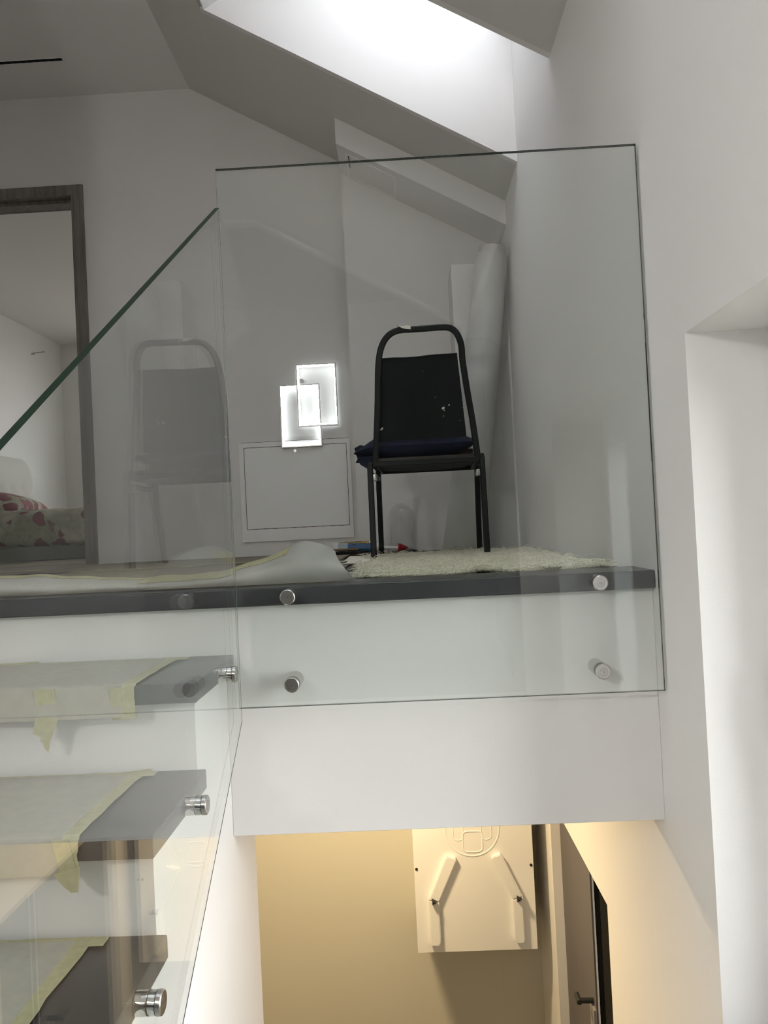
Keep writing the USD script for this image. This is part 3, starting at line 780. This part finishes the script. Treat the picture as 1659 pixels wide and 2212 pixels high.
obj("upturned_flap", grid(G, .002), BOARD_BACK, cs, smooth=50, label="pale underside of the turned-up edge")
# the part of the sheet that lies flat behind the fold
xf = np.linspace(-1.43, -.168, 24)
Fl = np.array([[(x, y, SLAB + .0012 + .0004 * math.sin(8 * x) - (0.0 if y < 1.96 else min(.0035, (y - 1.96) * .03))) for y in np.linspace(1.870, 2.21, 8)] for x in xf])
obj("flat_sheet", grid(Fl, -.0012), CARD, cs)
ti = [k for k in range(len(X)) if -.66 < X[k] < -.290]
T = np.array([[np.array([np.interp(q, np.arange(14), G[k, :, c]) for c in range(3)]) + [0, -.0028, .0008] for q in np.linspace(9 if X[k] > -.42 else 6.5, 13, 7)] for k in ti])
obj("tape_strip", grid(T, .0007), TAPE, cs, label="yellow tape along the curled edge")
ti = [k for k in range(len(X)) if X[k] <= -.60]
T = np.array([[G[k, j] + [0, -.0026, .0010] for j in range(11, 14)] for k in ti])
obj("tape_strip", grid(T, .0007), TAPE, cs)

for k, (x, y, lab) in enumerate([(-.262, 2.98, "torn whitish paper scrap on the floor left of the rug"), (-.235, 2.80, "smaller torn paper scrap between the curled sheet and the rug")]):
    G2 = np.array([[(x + .10 * a * (1 - .3 * b) + .012 * math.sin(5 * b), y + .035 * b + .03 * a, SZ + .0075 + .012 * (1 + math.sin(6 * a + 3 * b + k)) * a * (.4 + .6 * b)) for b in np.linspace(0, 1, 6)] for a in np.linspace(0, 1, 12)])
    single("paper_scrap", grid(G2, .0006), PAPER, lab, "paper scrap")

# ------------------------------------------------------------------ sealant cartridges and odds on the floor
def cartridge(label, p0, dirv, r, mat, cap, tz):
    d_ = np.array(dirv, float)
    d_ /= np.linalg.norm(d_)
    t = thing("sealant_tube", label, "sealant tube", p0, "sealant cartridges by the wall")
    p0 = np.array(p0)
    obj("barrel", lathe([(0.012, 0), (0.012, r * .93), (0, r * .95), (0, r), (.004, r * 1.02), (.196, r * 1.02), (.196, 0)], p0, d_), WHITE_PLASTIC, t)
    obj("printed_label", lathe([(.012 if cap else .03, r * 1.03), (.185, r * 1.03)], p0, d_), mat, t)
    if cap:
        obj("label_band", lathe([(.006, r * 1.037), (.055, r * 1.037)], p0, d_), plain_blue_white, t)
    for a, b, ang in ((.075, .10, 1.9), (.11, .15, 2.2), (.06, .085, 2.6)):
        side_ = np.cross(d_, [0, 0, 1.0])
        q = [p0 + d_ * s + r * 1.045 * (math.cos(an) * side_ + math.sin(an) * np.array([0, 0, 1.0])) for s in (a, b) for an in (ang - 1.2, ang - .95)]
        obj("print_mark", grid(np.array([[q[0], q[1]], [q[2], q[3]]]), .0004), BLACK_PRINT, t)
    if cap:
        obj("shoulder", lathe([(.192, r), (.206, r * .98), (.214, r * .6), (.214, 0)], p0, d_), WHITE_PLASTIC, t)
        obj("nozzle", lathe([(.212, .0105), (.255, .0090), (.312, .0068), (.312, 0)], p0, d_), WHITE_PLASTIC, t)
        obj("nozzle_cap", lathe([(.304, 0), (.304, .0200), (.310, .0230), (.338, .011), (.352, .003), (.353, 0)], p0, d_), RED_PLASTIC, t, label="red conical cap")


plain_blue_white = plain("pale_blue_band", (0.36, 0.42, 0.47), 0.3)
cartridge("blue and white sealant cartridge with a red conical cap by the wall", (-.343, 3.915, -.1000), (1, -.01, -.035), .0245, BLUE_LABEL, True, 0)
cartridge("yellow sealant cartridge lying behind the blue one", (-.372, 4.045, -.1005), (1, .0, .02), .0255, YELLOW_LABEL, False, 0)
single("wooden_stick", bx(-.375, -.232, 3.860, 3.893, FLOOR + .026, FLOOR + .034, .001), STICK, "short flat wooden stick in front of the sealant cartridges", "wooden stick")
single("metal_strip", bx(-.37, -.175, 3.80, 3.86, FLOOR + .0075, FLOOR + .022, .001), BLACK, "black flat bar on the floor below the wooden stick", "metal strip")

# clear plastic dome behind the chair
dm = thing("plastic_dome", "clear plastic dome standing on the floor behind the chair's left legs", "plastic dome", (-.018, 3.995, FLOOR))
prof_d = [(0, .079), (.05, .080), (.12, .080), (.165, .075), (.20, .062), (.228, .042), (.243, .02), (.247, 0.0)]
obj("shell", lathe(prof_d, (-.018, 4.025, FLOOR + .004), (0, 0, 1), 40), CLEAR_PLASTIC, dm, smooth=60)
obj("rim", lathe([(0, .077), (0, .082), (.008, .082), (.008, .077), (0, .077)], (-.018, 4.025, FLOOR + .0005), (0, 0, 1), 40), CLEAR_PLASTIC, dm)

# ------------------------------------------------------------------ leaning roll
rl = thing("sheet_roll", "tall rolled white sheet leaning in the corner of the niche", "roll", (.27, 3.60, FLOOR))
b0, b1 = np.array([.271, 3.700, -.125]), np.array([.480, 3.752, 1.297])
ax = (b1 - b0) / np.linalg.norm(b1 - b0)
uu = np.cross(ax, [0, 1.0, 0])
uu /= np.linalg.norm(uu)
ww = np.cross(ax, uu)


def roll_surface(r0, r1, s0, s1, n=64, m=26, turns=1.08, phase=0.0, dent=True):
    P = np.zeros((m, n, 3))
    L_ = np.linalg.norm(b1 - b0)
    for i, s in enumerate(np.linspace(s0, s1, m)):
        for j, a in enumerate(np.linspace(0, turns * 2 * math.pi, n)):
            r = r0 * (1 - s) + r1 * s - .0035 * (j / n)
            an = a + phase + .25 * s
            if dent:
                r += .006 * (meshkit.noise(np.array([math.cos(an) * 2.0, math.sin(an) * 2.0, s * 6 + 4]), 11) - .5)
                r -= .016 * math.exp(-((s - .42) / .10) ** 2) * math.exp(-((((an - 3.9) + math.pi) % (2 * math.pi) - math.pi) / .35) ** 2)
            P[i, j] = b0 + ax * L_ * s + r * (math.cos(an) * uu + math.sin(an) * ww)
            P[i, j, 2] = max(P[i, j, 2], FLOOR + .009)
    return P


obj("outer_turn", grid(roll_surface(.098, .079, 0, .972), -.0018), VINYL_ROLL, rl, smooth=60)
obj("inner_turn", grid(roll_surface(.083, .066, .004, 1.0, phase=1.0, dent=False), -.0018), VINYL_ROLL, rl, smooth=60)
tn = np.array([[(.163 + .055 * a, 3.605 - .004 * b, FLOOR + .0085 + .026 * b + .004 * math.sin(19 * a)) for b in np.linspace(0, 1, 4)] for a in np.linspace(0, 1, 10)])
obj("torn_edge", grid(tn, .0015), PAPER, rl, label="ragged torn edge at the foot")

# ------------------------------------------------------------------ LED wall lamp of two overlapping frames, and the metal hatch
lampw = thing("wall_lamp", "lit white LED wall lamp of two overlapping rectangular frames", "wall lamp", (-.49, YD, .45))


def led_frame(x0, x1, z0, z1, yb_, yf_):
    o, i1 = sbox(x0, z0, x1, z1), sbox(x0 + .0045, z0 + .0045, x1 - .0045, z1 - .0045)
    i2 = sbox(x0 + .013, z0 + .013, x1 - .013, z1 - .013)
    obj("frame", ext(o.difference(i1), yf_ - .001, min(yb_ + .008, YD - .006), "xz"), STEEL, lampw, smooth=False)
    obj("diffuser", ext(i1.difference(i2), yf_ + .001, yb_ - .001, "xz"), LED, lampw, smooth=False, label="glowing white light strip")


k = .985
led_frame(-.5545 * k, -.3365 * k, .5635 * k, .9045 * k, YD - .031, YD - .053)
led_frame(-.6490 * .992, -.4300 * .992, .4535 * .992, .7935 * .992, YD - .012, YD - .031)
for x, z in ((-.53, .82), (-.36, .60)):
    obj("spacer", bx(x * k - .008, x * k + .008, YD - .040, YD, z * k - .008, z * k + .008), STEEL, lampw)
    break
obj("bracket", bx(-.546, -.540, YD - .04, YD, .70, .72), STEEL, lampw)

hp_ = thing("wall_hatch", "white metal service hatch with a small lock, below the LED lamp", "hatch", (-.58, YD, -.05))
obj("surround", ext(sbox(-.884, -.0525, -.277, .4865).difference(sbox(-.8585, .014, -.2965, .461)), YD - .010, YD, "xz"), METAL_WHITE, hp_)
obj("door", bx(-.8560, -.2990, YD - .009, YD - .001, .0165, .4585, .001), METAL_WHITE, hp_)
obj("gap", bx(-.8585, -.2965, YD - .0015, YD - .0005, .014, .461), BLACK, hp_)
obj("lock", lathe([(0, 0), (0, .004), (.001, .0045), (.001, .008), (.003, .009), (.006, .009)], (-.5764, YD - .014, .4318), (0, 1, 0), 20), STEEL, hp_)
obj("top_gap", bx(-.872, -.285, YD - .0108, YD - .0098, .4868, .4885), BLACK, hp_)

# ceiling slot
sd = thing("air_slot", "dark linear air slot in the flat ceiling", "air slot", (-2.2, 3.93, ROOFZ))
obj("slot", bx(-2.9, -1.628, 3.919, 3.941, ROOFZ - .0030, ROOFZ), BLACK, sd)
obj("flange", cat(bx(-2.9, -1.625, 3.915, 3.919, ROOFZ - .004, ROOFZ), bx(-2.9, -1.625, 3.941, 3.945, ROOFZ - .004, ROOFZ), bx(-1.628, -1.6235, 3.915, 3.945, ROOFZ - .004, ROOFZ)), PAINT, sd)

# ------------------------------------------------------------------ bed beyond the doorway
bd = thing("bed", "bed with crimson floral cover and tufted cream headboard seen through the doorway", "bed", (-3.0, 6.8, FLOOR))
obj("base", bx(-3.70, -1.75, 5.93, 7.75, FLOOR, -.028, .01), BED_BASE, bd)


def soft_box(x0, x1, y0, y1, z0, z1, seed, amp=.02, n=26):
    m = trimesh.creation.box([1, 1, 1])
    for _ in range(4):
        m = m.subdivide()
    v = np.array(m.vertices) * 2
    p = v / np.maximum(1e-9, (np.abs(v) ** 9).sum(1, keepdims=True) ** (1 / 9))
    c_ = np.array([(x0 + x1) / 2, (y0 + y1) / 2, (z0 + z1) / 2])
    h_ = np.array([x1 - x0, y1 - y0, z1 - z0]) / 2
    q = c_ + p * h_
    q = q + (meshkit.fbm(q * 6.0, 3, seed)[:, None] - .5) * amp * p
    m.vertices = q
    return m


obj("floral_cover", soft_box(-3.68, -1.80, 5.90, 7.74, -.035, .262, 2, .03), FLORAL, bd, smooth=50)
hbm = []
hb = sbox(0, 0, 1.9, 1.0)
G = np.zeros((40, 60, 3))
for i, zz in enumerate(np.linspace(0, 1, 40)):
    for j, t_ in enumerate(np.linspace(0, 1, 60)):
        y = 5.86 + 1.94 * t_
        zt = FLOOR + .92 * zz
        edge_ = min(1, (1 - zz) / .12) * min(1, (1 - t_) / .05, t_ / .05)
        bt = sum(math.exp(-(((y - by) / .05) ** 2 + ((zt - bz) / .05) ** 2)) for bz in (.30, .52) for by in np.arange(6.06, 7.8, .21))
        G[i, j] = (BX + .05 + .05 * math.sqrt(max(0, edge_)) - .022 * min(1, bt), y, zt - (.10 * max(0, (t_ - .93) / .07) ** 2 + .10 * max(0, (.07 - t_) / .07) ** 2) * zz ** 3)
obj("headboard", grid(G, .07), HEADBOARD, bd, smooth=50)
pl = thing("pillow", "crimson floral pillow lying on the bed against the headboard", "pillow", (-3.40, 6.6, .262))
pm = cushion(0, 0, 0, .27, .36, .085, .1, 0)
pm.apply_transform(trimesh.transformations.rotation_matrix(.22, [0, 1, 0]))
pm.apply_translation([-3.36, 6.50, .345])
obj("cover", pm, FLORAL, pl, smooth=50)
single("wall_hook", cat(tube([(BX, 8.19, 1.995), (BX + .03, 8.19, 1.995)], .008, 8), tube([(BX + .004, 8.2, 2.005), (BX + .02, 8.45, 2.075)], .004, 6)), STEEL, "small bare wire stub on the bedroom wall above the bed", "wire stub")

# ------------------------------------------------------------------ lower hall: white unit and ceiling lamp
hu = thing("ventilation_unit", "white sheet-metal wall unit with two bent arms and black knobs in the lower hall", "wall unit", (.23, 3.68, -1.885))
FY = 3.50
obj("body", bx(-.030, .487, FY + .012, 3.86, -1.880, -.80, .003), METAL_WHITE, hu)
obj("front_panel", bx(-.0345, .491, FY, FY + .012, -1.885, -.80, .002), METAL_WHITE, hu)


def arm(sgn, cx):
    # coordinates mirrored for the right arm about the centre line
    top_ = [(.1025, -1.4720), (.1130, -1.4580), (.1500, -1.4700), (.1525, -1.4810), (.0690, -1.6555), (.0240, -1.6455)]
    low_ = [(.0245, -1.6480), (.0685, -1.6580), (.0690, -1.8340), (.0590, -1.8475), (.0300, -1.8475), (.0230, -1.8380)]
    f_ = (lambda q: q) if sgn > 0 else (lambda q: (.4585 - q[0], q[1]))
    for nm, pl_ in (("upper_arm", top_), ("lower_arm", low_)):
        p_ = Polygon([f_(q) for q in pl_]).buffer(0)
        base_ = ext(p_, FY - .020, FY - .001, "xz")
        face = ext(p_.buffer(-.004), FY - .022, FY - .0199, "xz")
        obj(nm, cat(base_, face), METAL_WHITE, hu, smooth=20)
    kx = f_((.0445, -1.6460))[0]
    kn = lathe([(0, .0), (0, .008), (.010, .013), (.022, .0145), (.030, .011), (.033, 0)], (kx, FY - .047, -1.6490), (0, 1, 0), 3)
    obj("knob", cat(kn, lathe([(.030, .006), (.04, .006)], (kx, FY - .047, -1.649), (0, 1, 0), 10)), RUBBER, hu, smooth=20, label="black three-lobed knob")


arm(1, 0)
arm(-1, 0)


def emboss(pts, r=.004, closed=True):
    p = np.array(pts + pts[:1] if closed else pts, float)
    m = tube(p, r, 8)
    v = np.array(m.vertices)
    v[:, 1] = FY + (v[:, 1] - FY) * .45
    m.vertices = v
    return m


cx_, cz_ = .2285, -1.352
circ = [(cx_ + .118 * math.cos(a), FY, cz_ + .118 * math.sin(a)) for a in np.linspace(0, 2 * math.pi, 60)[:-1]]
obj("embossed_ring", emboss(circ), METAL_WHITE, hu, smooth=60)


def rsq(x0, x1, z0, z1, r):
    g = sbox(x0 + r, z0 + r, x1 - r, z1 - r).buffer(r, quad_segs=6)
    return [(a, FY, b) for a, b in list(g.exterior.coords)[:-1]]


obj("embossed_square", emboss(rsq(.186, .272, -1.452, -1.362, .02)), METAL_WHITE, hu, smooth=60)
for ccx in (-.062, .062):
    obj("embossed_bar", emboss(rsq(cx_ + ccx - .022, cx_ + ccx + .022, -1.40, -1.26, .02), .003), METAL_WHITE, hu, smooth=60)
for x in (-.0235, .4795):
    obj("screw", lathe([(-.003, 0), (-.003, .0055), (0, .0062)], (x, FY, -1.5180), (0, 1, 0), 12), RUBBER, hu)
for x in (.037, .392):
    obj("foot", bx(x - .013, x + .013, FY + .02, FY + .06, -1.896, -1.880, .002), RUBBER, hu)

cl = thing("ceiling_light", "round warm ceiling light in the lower hall", "ceiling light", (-.385, 2.95, -.45))
obj("housing", lathe([(0, .0), (0, .12), (.03, .12), (.03, .10)], (-.385, 2.95, -.45), (0, 0, -1), 32), METAL_WHITE, cl)
obj("diffuser", lathe([(.028, .10), (.034, .09), (.036, 0)], (-.385, 2.95, -.45), (0, 0, -1), 32), WARM, cl)

pn = thing("added_fill_lamp", "added unseen white globe lamp giving frontal fill light over the half landing", "pendant lamp", (-1.25, -1.15, .78))  # invented lamp, out of view, added to brighten surfaces facing the viewer
globe = trimesh.creation.icosphere(3, .12)
globe.apply_translation([-1.25, -1.15, .78])
obj("globe", globe, FILL_GLOW, pn, smooth=True)
obj("cord", tube([(-1.25, -1.15, ROOFZ), (-1.25, -1.15, .92)], .004, 8), RUBBER, pn)
obj("holder", lathe([(0, 0), (0, .03), (.06, .02), (.06, 0)], (-1.25, -1.15, .895), (0, 0, 1), 20), STEEL, pn)
obj("canopy", lathe([(0, 0), (0, .05), (.025, .05), (.025, 0)], (-1.25, -1.15, ROOFZ - .025), (0, 0, 1), 20), STEEL, pn)
